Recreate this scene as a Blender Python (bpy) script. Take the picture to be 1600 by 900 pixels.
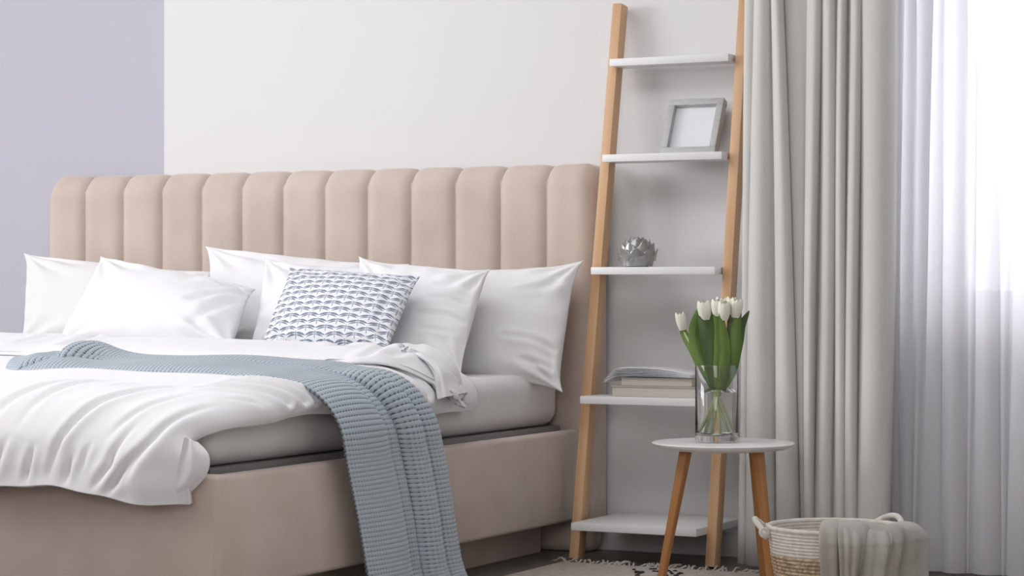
import bpy, bmesh, math, random
import numpy as np
from mathutils import Vector, Matrix, Quaternion

for o in list(bpy.data.objects):
    bpy.data.objects.remove(o)
scn = bpy.context.scene
COL = scn.collection
random.seed(7)

# ------------------------------------------------------------------ camera
# world: x to the right along the headboard wall, y into the wall, z up;
# (0,0,0) = floor under the right front edge of the headboard
YAW = math.radians(27.0)
FPX = 3700.0
CAM = Vector((2.948, -6.303, 0.80))
cam = bpy.data.objects.new('camera', bpy.data.cameras.new('camera'))
COL.objects.link(cam)
cam.location = CAM
cam.rotation_euler = (math.pi/2, 0, YAW)
cam.data.sensor_fit = 'HORIZONTAL'
cam.data.sensor_width = 36.0
cam.data.lens = 36.0*FPX/1600.0
cam.data.shift_y = -10.0/1600.0
cam.data.clip_start = 0.05
scn.camera = cam

# ------------------------------------------------------------------ world, lights, exposure
W = bpy.data.worlds.new('World'); scn.world = W; W.use_nodes = True
bg = W.node_tree.nodes['Background']
bg.inputs[0].default_value = (0.93, 0.95, 1.0, 1)
bg.inputs[1].default_value = 3.7

def area(name, loc, target, sx, sy, power, color):
    l = bpy.data.lights.new(name, 'AREA'); l.shape = 'RECTANGLE'
    l.size = sx; l.size_y = sy; l.energy = power; l.color = color
    o = bpy.data.objects.new(name, l); COL.objects.link(o)
    o.location = loc
    d = Vector(target)-Vector(loc)
    o.rotation_euler = d.to_track_quat('-Z', 'Y').to_euler()
    return o
# soft key light added at the left, past the bed's foot; no window built
area('left_key_light', (-5.4, -3.5, 2.1), (0.2, -0.4, 0.7), 2.8, 1.8, 200, (0.99, 0.985, 1.0))
# large soft ceiling light over the bed
area('ceiling_light', (-0.3, -1.75, 2.70), (-0.1, -1.2, 0.5), 3.2, 1.5, 56, (0.99, 0.985, 1.0))
# fill light added behind the camera to brighten the lower right wall
area('front_fill_light', (2.4, -7.3, 1.9), (0.5, 0.0, 0.5), 2.2, 1.4, 52, (1.0, 0.985, 0.97))

scn.view_settings.view_transform = 'Standard'
scn.view_settings.look = 'None'
scn.view_settings.exposure = 0.0
scn.view_settings.gamma = 1.0
scn.view_settings.use_curve_mapping = False

# ------------------------------------------------------------------ helpers
def at(px, py, x=None, y=None, z=None):
    """world point of the photo pixel (1600x900) on the plane x=, y= or z="""
    u = (px-800)/FPX; v = (440-py)/FPX
    d = Vector((-math.sin(YAW)+u*math.cos(YAW), math.cos(YAW)+u*math.sin(YAW), v))
    if y is not None: t = (y-CAM.y)/d.y
    elif x is not None: t = (x-CAM.x)/d.x
    else: t = (z-CAM.z)/d.z
    return CAM+d*t

WL = {}
def empty(name, loc, label, cat, group=None):
    o = bpy.data.objects.new(name, None); COL.objects.link(o)
    o.empty_display_size = 0.05
    o.location = loc; WL[o] = Vector(loc)
    o['label'] = label; o['category'] = cat
    if group: o['group'] = group
    return o
def mesh_of(name, v, f, mat, smooth=True, uvs=None):
    me = bpy.data.meshes.new(name)
    me.from_pydata([tuple(p) for p in v], [], f)
    if smooth: me.polygons.foreach_set('use_smooth', [True]*len(me.polygons))
    if uvs is not None:
        ul = me.uv_layers.new(name='UVMap')
        li = np.zeros(len(me.loops), dtype=np.int32); me.loops.foreach_get('vertex_index', li)
        ul.data.foreach_set('uv', np.asarray(uvs, dtype=np.float32)[li].ravel())
    if mat: me.materials.append(mat)
    me.update()
    return me
def obj(name, v, f, mat, parent=None, label=None, cat=None, group=None, kind=None, smooth=True, uvs=None, base=None):
    """one mesh object; vertices are world coordinates, re-based on the parent or on base"""
    off = WL[parent] if parent is not None else Vector(base or (0, 0, 0))
    v = np.asarray(v, dtype=float)-np.array(off)
    o = bpy.data.objects.new(name, mesh_of(name, v, f, mat, smooth, uvs)); COL.objects.link(o)
    if parent is not None:
        o.parent = parent; WL[o] = off
    else:
        o.location = off; WL[o] = Vector(off)
    if label: o['label'] = label
    if cat: o['category'] = cat
    if group: o['group'] = group
    if kind: o['kind'] = kind
    return o
def bm_obj(name, bm, mat, parent=None, smooth=False, **k):
    bmesh.ops.recalc_face_normals(bm, faces=bm.faces)
    bm.verts.index_update()
    v = [tuple(p.co) for p in bm.verts]; f = [[q.index for q in p.verts] for p in bm.faces]
    bm.free()
    o = obj(name, v, f, mat, parent, smooth=smooth, **k)
    if smooth: smooth_angle(o)
    return o
def smooth_angle(o, ang=35):
    me = o.data
    b = bmesh.new(); b.from_mesh(me)
    for e in b.edges:
        e.smooth = not (len(e.link_faces) == 2 and e.calc_face_angle(0) > math.radians(ang))
    b.to_mesh(me); b.free()
    me.polygons.foreach_set('use_smooth', [True]*len(me.polygons))
def add_box(bm, x0, x1, y0, y1, z0, z1, bev=0.0, seg=2):
    m = Matrix.Translation(((x0+x1)/2, (y0+y1)/2, (z0+z1)/2)) @ Matrix.Diagonal((x1-x0, y1-y0, z1-z0, 1))
    r = bmesh.ops.create_cube(bm, size=1, matrix=m)
    if bev:
        es = list({e for v in r['verts'] for e in v.link_edges})
        bmesh.ops.bevel(bm, geom=es, offset=bev, segments=seg, affect='EDGES', profile=0.5)
def box_obj(name, b, mat, parent=None, bev=0.0, seg=2, **k):
    bm = bmesh.new(); add_box(bm, *b, bev=bev, seg=seg)
    return bm_obj(name, bm, mat, parent, smooth=bev > 0, **k)
def grid_faces(n, m, off=0, closed_v=False):
    f = []
    mm = m if closed_v else m-1
    for i in range(n-1):
        for j in range(mm):
            k = (j+1) % m
            f.append((off+i*m+j, off+i*m+k, off+(i+1)*m+k, off+(i+1)*m+j))
    return f
def tube(pts, rad, n=8, cap=True):
    pts = [Vector(p) for p in pts]
    if not hasattr(rad, '__len__'): rad = [rad]*len(pts)
    v = []; f = []
    up = Vector((0.31, 0.2, 0.93))
    for i, p in enumerate(pts):
        t = (pts[min(i+1, len(pts)-1)]-pts[max(i-1, 0)]).normalized()
        if abs(t.dot(up)) > .97: up = Vector((1, .1, 0))
        a = t.cross(up).normalized(); b = t.cross(a).normalized()
        up = -b if abs(t.dot(b)) < .9 else up
        for k in range(n):
            th = 2*math.pi*k/n
            v.append(p+(a*math.cos(th)+b*math.sin(th))*rad[i])
    f = grid_faces(len(pts), n, 0, True)
    if cap:
        f.append(tuple(range(n-1, -1, -1))); f.append(tuple(range((len(pts)-1)*n, len(pts)*n)))
    return v, f
def lathe(prof, c, n=48, ex=1.0, ey=1.0):
    v = []; m = len(prof)
    for r, z in prof:
        for k in range(n):
            th = 2*math.pi*k/n
            v.append((c[0]+r*ex*math.cos(th), c[1]+r*ey*math.sin(th), c[2]+z))
    f = [(i*n+k, i*n+(k+1) % n, (i+1)*n+(k+1) % n, (i+1)*n+k) for i in range(m-1) for k in range(n)]
    return v, f
def cat(P, n, closed=False):
    """Catmull-Rom through the rows of P, n samples"""
    P = np.asarray(P, float); m = len(P)
    t = np.linspace(0, m-1, n); i = np.clip(t.astype(int), 0, m-2); u = (t-i)
    g = lambda k: P[np.clip(k, 0, m-1)]
    p0, p1, p2, p3 = g(i-1), g(i), g(i+1), g(i+2)
    u = u.reshape(-1, *([1]*(P.ndim-1)))
    return 0.5*((2*p1)+(-p0+p2)*u+(2*p0-5*p1+4*p2-p3)*u*u+(-p0+3*p1-3*p2+p3)*u**3)
def waves(x, y, freq, seed, n=14):
    """smooth pseudo noise: a sum of random plane waves"""
    r = np.random.RandomState(seed); s = np.zeros_like(x)
    for _ in range(n):
        a = r.uniform(0, 2*np.pi); k = freq*r.uniform(.45, 1.35)
        s += np.sin(k*(x*np.cos(a)+y*np.sin(a))+r.uniform(0, 6.28))
    return s/math.sqrt(n)
def sstep(a, b, x):
    t = np.clip((x-a)/(b-a), 0, 1); return t*t*(3-2*t)
def seg_dist(X, Y, poly):
    d = np.full_like(X, 1e9)
    for (ax, ay), (bx, by) in zip(poly[:-1], poly[1:]):
        ex, ey = bx-ax, by-ay
        t = np.clip(((X-ax)*ex+(Y-ay)*ey)/(ex*ex+ey*ey+1e-12), 0, 1)
        d = np.minimum(d, np.hypot(X-ax-t*ex, Y-ay-t*ey))
    return d
def crease(X, Y, poly, dep, wd, side=.55):
    """a sharp valley along poly that fades out at both ends, with a soft swell beside it"""
    d = np.full_like(X, 1e9); u = np.zeros_like(X); n = len(poly)-1
    for k, ((ax, ay), (bx, by)) in enumerate(zip(poly[:-1], poly[1:])):
        ex, ey = bx-ax, by-ay
        t = np.clip(((X-ax)*ex+(Y-ay)*ey)/(ex*ex+ey*ey+1e-12), 0, 1)
        dd = np.hypot(X-ax-t*ex, Y-ay-t*ey)
        m = dd < d; d = np.where(m, dd, d); u = np.where(m, (k+t)/n, u)
    fade = np.sin(np.pi*np.clip(u*.96+.02, 0, 1))**.8
    return fade*(-dep*np.exp(-(d/wd)**2)+dep*side*np.exp(-((d-2.4*wd)/(2.0*wd))**2))
def grid_normals(P):
    du = np.gradient(P, axis=0); dv = np.gradient(P, axis=1)
    n = np.cross(du, dv); return n/(np.linalg.norm(n, axis=2, keepdims=True)+1e-9)

# ------------------------------------------------------------------ materials
def mat(name, col, rough=0.6, **k):
    m = bpy.data.materials.new(name); m.use_nodes = True
    p = m.node_tree.nodes['Principled BSDF']
    p.inputs['Base Color'].default_value = (*col, 1); p.inputs['Roughness'].default_value = rough
    for a, b in k.items():
        p.inputs[a.replace('_', ' ')].default_value = b
    return m
def nodes(m): return m.node_tree.nodes, m.node_tree.links, m.node_tree.nodes['Principled BSDF']
def N(m, t, **k):
    n = m.node_tree.nodes.new(t)
    for a, b in k.items(): setattr(n, a, b)
    return n
def MATH(m, op, a, b=None, c=None):
    n = N(m, 'ShaderNodeMath', operation=op)
    for i, q in enumerate((a, b, c)):
        if q is None: continue
        if isinstance(q, (int, float)): n.inputs[i].default_value = q
        else: m.node_tree.links.new(q, n.inputs[i])
    return n.outputs[0]
def noise_bump(m, scale, strength, dist=0.002, coord='Object', stretch=None, detail=4):
    nd, lk, p = nodes(m)
    tc = N(m, 'ShaderNodeTexCoord'); nz = N(m, 'ShaderNodeTexNoise'); bp = N(m, 'ShaderNodeBump')
    src = tc.outputs[coord]
    if stretch:
        mp = N(m, 'ShaderNodeMapping'); mp.inputs['Scale'].default_value = stretch
        lk.new(src, mp.inputs[0]); src = mp.outputs[0]
    lk.new(src, nz.inputs['Vector'])
    nz.inputs['Scale'].default_value = scale; nz.inputs['Detail'].default_value = detail
    bp.inputs['Strength'].default_value = strength; bp.inputs['Distance'].default_value = dist
    lk.new(nz.outputs[0], bp.inputs['Height']); lk.new(bp.outputs[0], p.inputs['Normal'])
    return nz
def mottle(m, c1, c2, scale, stretch=None, coord='Object', lo=.35, hi=.65, detail=4):
    nd, lk, p = nodes(m)
    tc = N(m, 'ShaderNodeTexCoord'); nz = N(m, 'ShaderNodeTexNoise'); cr = N(m, 'ShaderNodeValToRGB')
    src = tc.outputs[coord]
    if stretch:
        mp = N(m, 'ShaderNodeMapping'); mp.inputs['Scale'].default_value = stretch
        lk.new(src, mp.inputs[0]); src = mp.outputs[0]
    lk.new(src, nz.inputs['Vector'])
    nz.inputs['Scale'].default_value = scale; nz.inputs['Detail'].default_value = detail
    cr.color_ramp.elements[0].position = lo; cr.color_ramp.elements[1].position = hi
    cr.color_ramp.elements[0].color = (*c1, 1); cr.color_ramp.elements[1].color = (*c2, 1)
    lk.new(nz.outputs[0], cr.inputs[0]); lk.new(cr.outputs[0], p.inputs['Base Color'])
    return m

M_wall = mat('white_paint', (.745, .74, .745), .75); noise_bump(M_wall, 180, .06)
M_lav = mat('lavender_grey_paint', (.50, .495, .57), .75); noise_bump(M_lav, 180, .06)
M_ceil = mat('ceiling_paint', (.8, .8, .8), .8); noise_bump(M_ceil, 90, .05)
M_room = mat('room_paint', (.72, .70, .69), .8); noise_bump(M_room, 90, .05)
M_base = mat('white_gloss_trim', (.74, .73, .72), .4); noise_bump(M_base, 60, .02)
M_floor = mottle(mat('grey_brown_floor', (.1, .09, .085), .45), (.15, .128, .112), (.185, .16, .142), 3, (1, 9, 1))
noise_bump(M_floor, 30, .08, stretch=(1, 12, 1))
M_velvet = mottle(mat('beige_velvet', (.5, .42, .37), .85, Sheen_Weight=.35, Sheen_Roughness=.4), (.56, .46, .40), (.615, .515, .455), 7, detail=3)
noise_bump(M_velvet, 900, .12, .001)
M_seam = mat('velvet_piping', (.44, .36, .31), .9); noise_bump(M_seam, 600, .1)
M_dark = mat('black_underside_cloth', (.03, .028, .027), .9); noise_bump(M_dark, 300, .1)
M_sla = mat('grey_ticking', (.30, .285, .275), .9); noise_bump(M_sla, 300, .1)
M_cotton = mat('white_cotton', (.83, .825, .845), .85, Sheen_Weight=.1); noise_bump(M_cotton, 700, .06, .001)
M_cotton_back = mat('white_cotton_warm', (.79, .785, .785), .85, Sheen_Weight=.1); noise_bump(M_cotton_back, 700, .06, .001)
M_sheet = mat('white_fitted_sheet', (.76, .745, .74), .85); noise_bump(M_sheet, 5, .25, .02, stretch=(1, 1, .25))
M_lacq = mat('white_lacquer', (.80, .795, .80), .35); noise_bump(M_lacq, 40, .02)
M_tab = mat('white_table_lacquer', (.80, .785, .785), .3); noise_bump(M_tab, 40, .02)
def wood(name, c1, c2, r=.45):
    m = mottle(mat(name, c1, r), c1, c2, 26, (1, 1, .06), lo=.3, hi=.72, detail=6)
    noise_bump(m, 60, .08, .001, stretch=(1, 1, .04)); return m
M_wood = wood('light_oiled_wood', (.56, .325, .165), (.74, .48, .28))
M_wood2 = wood('honey_brown_wood', (.36, .15, .045), (.50, .23, .075))
M_grey = mottle(mat('grey_painted_frame', (.3, .3, .3), .5), (.44, .445, .445), (.50, .505, .505), 40, (1, 1, 8))
M_paper = mat('white_paper', (.78, .78, .82), .8); noise_bump(M_paper, 200, .03)
M_silver = mottle(mat('silver_grey_glaze', (.4, .4, .39), .32, Metallic=.55), (.28, .285, .275), (.44, .44, .425), 60)
M_pages = mottle(mat('book_pages', (.6, .56, .5), .8), (.50, .46, .40), (.62, .58, .52), 40, (1, 1, 60))
M_cover1 = mat('beige_book_cover', (.55, .50, .45), .6); noise_bump(M_cover1, 300, .08)
M_cover2 = mat('olive_grey_book_cover', (.42, .40, .34), .6); noise_bump(M_cover2, 300, .08)
M_mag = mottle(mat('printed_paper', (.7, .7, .73), .5), (.66, .68, .72), (.76, .76, .78), 22, (1, 2, 1))
M_drape = mottle(mat('grey_drape', (.4, .39, .37), .85, Sheen_Weight=.15), (.60, .59, .565), (.65, .64, .615), 5, (3, 3, .4))
noise_bump(M_drape, 500, .08, .001)
M_rope = mottle(mat('cotton_rope', (.7, .67, .62), .85), (.62, .58, .53), (.74, .71, .66), 60)
noise_bump(M_rope, 260, .35, .003)
M_grass = mottle(mat('seagrass_weave', (.5, .36, .22), .8), (.36, .25, .15), (.66, .52, .37), 90, (1, 1, .8), detail=2)
noise_bump(M_grass, 170, .8, .006)
M_rag = mottle(mat('grey_linen_cloth', (.4, .38, .35), .9), (.40, .375, .345), (.46, .435, .405), 14)
noise_bump(M_rag, 500, .15, .001)
M_rug = mottle(mat('beige_rug', (.5, .45, .4), .95), (.44, .39, .345), (.56, .51, .46), 60)
noise_bump(M_rug, 200, .5, .004)
M_tuft = mat('black_yarn', (.02, .02, .022), .95); noise_bump(M_tuft, 300, .2)
M_stem = mottle(mat('tulip_stem', (.35, .45, .13), .5), (.50, .60, .24), (.62, .70, .36), 20)
M_petal = mottle(mat('cream_petal', (.8, .79, .68), .55, Subsurface_Weight=.0), (.80, .80, .66), (.86, .85, .77), 30, (1, 1, .3))
M_leaf = mottle(mat('tulip_leaf', (.1, .17, .04), .42), (.075, .15, .025), (.17, .27, .06), 16, (3, 3, .2))
M_leaf2 = mottle(mat('tulip_leaf_dark', (.06, .1, .035), .42), (.06, .105, .032), (.115, .17, .05), 16, (3, 3, .2))
M_glass = mat('clear_glass', (1, 1, 1), 0.0, Transmission_Weight=1.0, IOR=1.45)
M_water = mat('clear_water', (.98, 1, .99), 0.0, Transmission_Weight=1.0, IOR=1.33)
M_frame = mat('white_window_frame', (.8, .8, .8), .4); noise_bump(M_frame, 40, .02)
# thin window pane: mostly lets the view through, with a weak reflection
M_pane = bpy.data.materials.new('window_pane'); M_pane.use_nodes = True
_n = M_pane.node_tree.nodes; _l = M_pane.node_tree.links; _n.remove(_n['Principled BSDF'])
_t = _n.new('ShaderNodeBsdfTransparent'); _g = _n.new('ShaderNodeBsdfGlossy'); _g.inputs['Roughness'].default_value = .02
_x = _n.new('ShaderNodeMixShader'); _x.inputs[0].default_value = .06
_l.new(_t.outputs[0], _x.inputs[1]); _l.new(_g.outputs[0], _x.inputs[2]); _l.new(_x.outputs[0], _n['Material Output'].inputs[0])
# sheer voile: part see-through, part diffusing from both sides
M_sheer = bpy.data.materials.new('sheer_voile'); M_sheer.use_nodes = True
_n = M_sheer.node_tree.nodes; _l = M_sheer.node_tree.links; _n.remove(_n['Principled BSDF'])
_t = _n.new('ShaderNodeBsdfTransparent'); _t.inputs[0].default_value = (.96, .96, 1, 1)
_d = _n.new('ShaderNodeBsdfDiffuse'); _d.inputs[0].default_value = (.86, .855, .88, 1)
_r = _n.new('ShaderNodeBsdfTranslucent'); _r.inputs[0].default_value = (.86, .86, .90, 1)
_x1 = _n.new('ShaderNodeMixShader'); _x1.inputs[0].default_value = .5
_x2 = _n.new('ShaderNodeMixShader'); _x2.inputs[0].default_value = .955
_l.new(_d.outputs[0], _x1.inputs[1]); _l.new(_r.outputs[0], _x1.inputs[2])
_l.new(_t.outputs[0], _x2.inputs[1]); _l.new(_x1.outputs[0], _x2.inputs[2]); _l.new(_x2.outputs[0], _n['Material Output'].inputs[0])
_tc = _n.new('ShaderNodeTexCoord'); _w = _n.new('ShaderNodeTexNoise'); _w.inputs['Scale'].default_value = 900
_b = _n.new('ShaderNodeBump'); _b.inputs['Strength'].default_value = .05; _b.inputs['Distance'].default_value = .001
_l.new(_tc.outputs['Object'], _w.inputs['Vector']); _l.new(_w.outputs[0], _b.inputs['Height']); _l.new(_b.outputs[0], _d.inputs['Normal'])

# knitted throw: UV = (metres across, metres along); ribs are geometry, stitches are bump
M_knit = mat('blue_grey_knit', (.3, .37, .41), .9, Sheen_Weight=.2)
def _knit(m):
    nd, lk, p = nodes(m)
    uv = N(m, 'ShaderNodeUVMap'); sp = N(m, 'ShaderNodeSeparateXYZ'); lk.new(uv.outputs[0], sp.inputs[0])
    zig = MATH(m, 'ABSOLUTE', MATH(m, 'SUBTRACT', MATH(m, 'FRACT', MATH(m, 'MULTIPLY', sp.outputs[0], 1/.010)), .5))
    along = MATH(m, 'ADD', MATH(m, 'MULTIPLY', sp.outputs[1], 1/.0122), MATH(m, 'MULTIPLY', zig, .5))
    w = MATH(m, 'ABSOLUTE', MATH(m, 'SINE', MATH(m, 'MULTIPLY', along, math.pi)))
    cr = N(m, 'ShaderNodeValToRGB')
    cr.color_ramp.elements[0].position = .18; cr.color_ramp.elements[1].position = .72
    cr.color_ramp.elements[0].color = (.085, .11, .14, 1); cr.color_ramp.elements[1].color = (.43, .495, .55, 1)  # groove shade painted into the yarn colour: dark between ribs, light on top
    lk.new(w, cr.inputs[0]); lk.new(cr.outputs[0], p.inputs['Base Color'])
    bp = N(m, 'ShaderNodeBump'); bp.inputs['Strength'].default_value = .5; bp.inputs['Distance'].default_value = .003
    lk.new(MATH(m, 'ADD', w, zig), bp.inputs['Height']); lk.new(bp.outputs[0], p.inputs['Normal'])
_knit(M_knit)

# dragonfly print, UV in 0..1
M_print = mat('dragonfly_print_cotton', (.8, .8, .85), .85)
def _print(m):
    nd, lk, p = nodes(m)
    uv = N(m, 'ShaderNodeUVMap'); sp = N(m, 'ShaderNodeSeparateXYZ'); lk.new(uv.outputs[0], sp.inputs[0])
    row = MATH(m, 'MULTIPLY', sp.outputs[1], 14.0)
    ri = MATH(m, 'FLOOR', row); y = MATH(m, 'SUBTRACT', MATH(m, 'FRACT', row), .5)
    shift = MATH(m, 'MULTIPLY', MATH(m, 'FRACT', MATH(m, 'MULTIPLY', ri, .5)), 1.0)
    colx = MATH(m, 'ADD', MATH(m, 'MULTIPLY', sp.outputs[0], 6.6), shift)
    x = MATH(m, 'SUBTRACT', MATH(m, 'FRACT', colx), .5)
    ax = MATH(m, 'ABSOLUTE', x)
    def wing(y0, k, th, x0, x1):
        c = MATH(m, 'SUBTRACT', y0, MATH(m, 'MULTIPLY', MATH(m, 'MULTIPLY', ax, ax), k))
        t = MATH(m, 'MULTIPLY', MATH(m, 'MULTIPLY', MATH(m, 'SUBTRACT', ax, x0), MATH(m, 'SUBTRACT', x1, ax)), th)
        return MATH(m, 'GREATER_THAN', t, MATH(m, 'ABSOLUTE', MATH(m, 'SUBTRACT', y, c)))
    a = wing(.30, 1.5, 2.3, .0, .52)
    b = wing(.02, 1.9, 2.3, .0, .44)
    body = MATH(m, 'MULTIPLY', MATH(m, 'LESS_THAN', ax, .028), MATH(m, 'LESS_THAN', MATH(m, 'ABSOLUTE', y), .5))
    tot = MATH(m, 'MAXIMUM', MATH(m, 'MAXIMUM', a, b), MATH(m, 'MULTIPLY', body, .7))
    nz = N(m, 'ShaderNodeTexNoise'); nz.inputs['Scale'].default_value = 60; lk.new(uv.outputs[0], nz.inputs['Vector'])
    tot = MATH(m, 'MULTIPLY', tot, MATH(m, 'ADD', .55, MATH(m, 'MULTIPLY', nz.outputs[0], .7)))
    mx = N(m, 'ShaderNodeMix', data_type='RGBA')
    mx.inputs[6].default_value = (.80, .81, .85, 1); mx.inputs[7].default_value = (.125, .165, .24, 1)
    lk.new(tot, mx.inputs[0]); lk.new(mx.outputs[2], p.inputs['Base Color'])
_print(M_print)

# ------------------------------------------------------------------ the room
WY = 0.12                                   # wall plane
RX0, RX1, RY0, CZ = -6.8, 4.2, -7.6, 2.75
def struct(name, b, m, **k):
    return box_obj(name, b, m, kind='structure', **k)
struct('floor', (RX0-.1, RX1+.1, RY0-.1, WY+.2, -.1, 0), M_floor)
struct('ceiling', (RX0-.1, RX1+.1, RY0-.1, WY+.2, CZ, CZ+.1), M_ceil)
struct('wall_left', (RX0-.1, RX0, RY0, WY+.2, 0, CZ), M_room)
struct('wall_right', (RX1, RX1+.1, RY0, WY+.2, 0, CZ), M_room)
struct('wall_front', (RX0, RX1, RY0-.1, RY0, 0, CZ), M_room)
XB = at(256.5, 200, y=WY).x                 # where white paint meets lavender
struct('wall_back_left', (RX0, XB, WY+.006, WY+.2, 0, CZ), M_lav)
WX0, WX1, WZ0, WZ1 = 1.0, 2.55, 0.72, 2.25
bm = bmesh.new()
add_box(bm, XB, WX0, WY, WY+.2, 0, CZ); add_box(bm, WX1, RX1, WY, WY+.2, 0, CZ)
add_box(bm, WX0, WX1, WY, WY+.2, 0, WZ0); add_box(bm, WX0, WX1, WY, WY+.2, WZ1, CZ)
bm_obj('wall_back', bm, M_wall, kind='structure')
bm = bmesh.new(); add_box(bm, 0.0, RX1, WY-.013, WY, 0, .075, bev=.004); add_box(bm, RX0, -2.02, WY-.007, WY+.006, 0, .075, bev=.003)
bm_obj('baseboard_back', bm, M_base, smooth=True, kind='structure')
win = bpy.data.objects.new('window_1', None); COL.objects.link(win); win['kind'] = 'structure'
win.location = (WX0, WY+.1, WZ0); WL[win] = Vector(win.location)
bm = bmesh.new(); F = .055
for b in ((WX0, WX0+F, WZ0, WZ1), (WX1-F, WX1, WZ0, WZ1), (WX0+F, WX1-F, WZ0, WZ0+F), (WX0+F, WX1-F, WZ1-F, WZ1), ((WX0+WX1)/2-F/2, (WX0+WX1)/2+F/2, WZ0+F, WZ1-F)):
    add_box(bm, b[0], b[1], WY+.10, WY+.16, b[2], b[3], bev=.004)
bm_obj('window_frame', bm, M_frame, win, smooth=True)
for xa, xb in ((WX0+F, (WX0+WX1)/2-F/2), ((WX0+WX1)/2+F/2, WX1-F)):
    box_obj('window_pane', (xa, xb, WY+.128, WY+.132, WZ0+F, WZ1-F), M_pane, win)
box_obj('window_sill', (WX0-.04, WX1+.04, WY-.04, WY+.10, WZ0-.03, WZ0), M_frame, win, bev=.006)

# ------------------------------------------------------------------ bed
bed = empty('bed', (-1.0, -.95, 0), 'beige velvet double bed with a channelled headboard', 'bed')
HBZ = 1.135
core = box_obj('headboard', (-1.992, -.008, .012, .105, 0.0, HBZ-.02), M_velvet, bed, bev=.03, seg=4)
NC = 13; CW = 2.0/NC
r = .065
prof = [(0.0, 0.09)]+[(0.0, z) for z in np.linspace(.2, HBZ-r, 9)]
nrm = [(-1, 0)]*10
for a in np.linspace(0, math.pi/2, 9)[1:]:
    prof.append((r-r*math.cos(a), HBZ-r+r*math.sin(a))); nrm.append((-math.cos(a), math.sin(a)))
prof.append((.10, HBZ)); nrm.append((0, 1))
rr = .045
for c in range(NC):
    x0 = -2.0+c*CW; v = []; T = 15
    for j in range(T):
        s = (1-math.cos(math.pi*j/(T-1)))/2
        x = x0+CW*s
        b = .019*(1-abs(2*s-1)**6)
        d = min(x+2.0, -x); drop = 0
        if (c == 0 and s < .5) or (c == NC-1 and s > .5):
            b = .021 if d > rr else .021-(rr-math.sqrt(max(0, rr*rr-(rr-d)**2)))*.9
            drop = 0 if d > rr else (rr-math.sqrt(max(0, rr*rr-(rr-d)**2)))
        for (y, z), (ny, nz) in zip(prof, nrm):
            wob = .0035*math.sin(z*5.1+c*1.7)*(0 if z > HBZ-r else 1)
            b2 = b*(.22+.78*max(0, -ny)**.7)
            v.append((x+wob*(1-abs(2*s-1))*.3, y+ny*b2+.014, z+nz*b2+.008*max(0, nz)-drop*max(0, (z-.5)/(HBZ-.5))))
    if c in (0, NC-1):        # wrap the end round the side
        j = 0 if c == 0 else T-1
        xs = -2.0 if c == 0 else 0.0
        row = [(xs, .10, min(z, HBZ-rr)) for (y, z) in prof]
        v = row+v if c == 0 else v+row
        T += 1
    o = obj('channel', v, grid_faces(T, len(prof)), M_velvet, core)
    bmm = bmesh.new(); bmm.from_mesh(o.data); bmesh.ops.recalc_face_normals(bmm, faces=bmm.faces); bmm.to_mesh(o.data); bmm.free()
RXO = -.036
box_obj('side_rail', (RXO-.045, RXO, -1.876, .01, .10, .365), M_velvet, bed, bev=.013, seg=3)
box_obj('side_rail', (-1.964, -1.919, -1.876, .01, .10, .365), M_velvet, bed, bev=.013, seg=3)
box_obj('footboard', (-1.964, RXO+.001, -1.896, -1.848, .10, .367), M_velvet, bed, bev=.013, seg=3)
box_obj('bed_base', (-1.915, -.10, -1.83, -.01, .30, .3755), M_sla, bed)
box_obj('plinth', (-1.80, -.15, -1.70, -.03, .0, .13), M_velvet, bed, bev=.006)
for x in (-1.9, -.14):
    for y in (-1.80, ):
        box_obj('foot', (x-.03, x+.03, y-.03, y+.03, 0, .12), M_dark, bed, bev=.004)

def mattress():
    n = 60
    bm = bmesh.new(); add_box(bm, -1.905, -.095, -1.835, -.012, .376, .532, bev=.05, seg=6)
    o = bm_obj('mattress', bm, M_sheet, None, smooth=True, base=(-1.0, -.92, .376),
               label='thick mattress in a white fitted sheet on the beige bed base', cat='mattress')
    return o
mattress()

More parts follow.
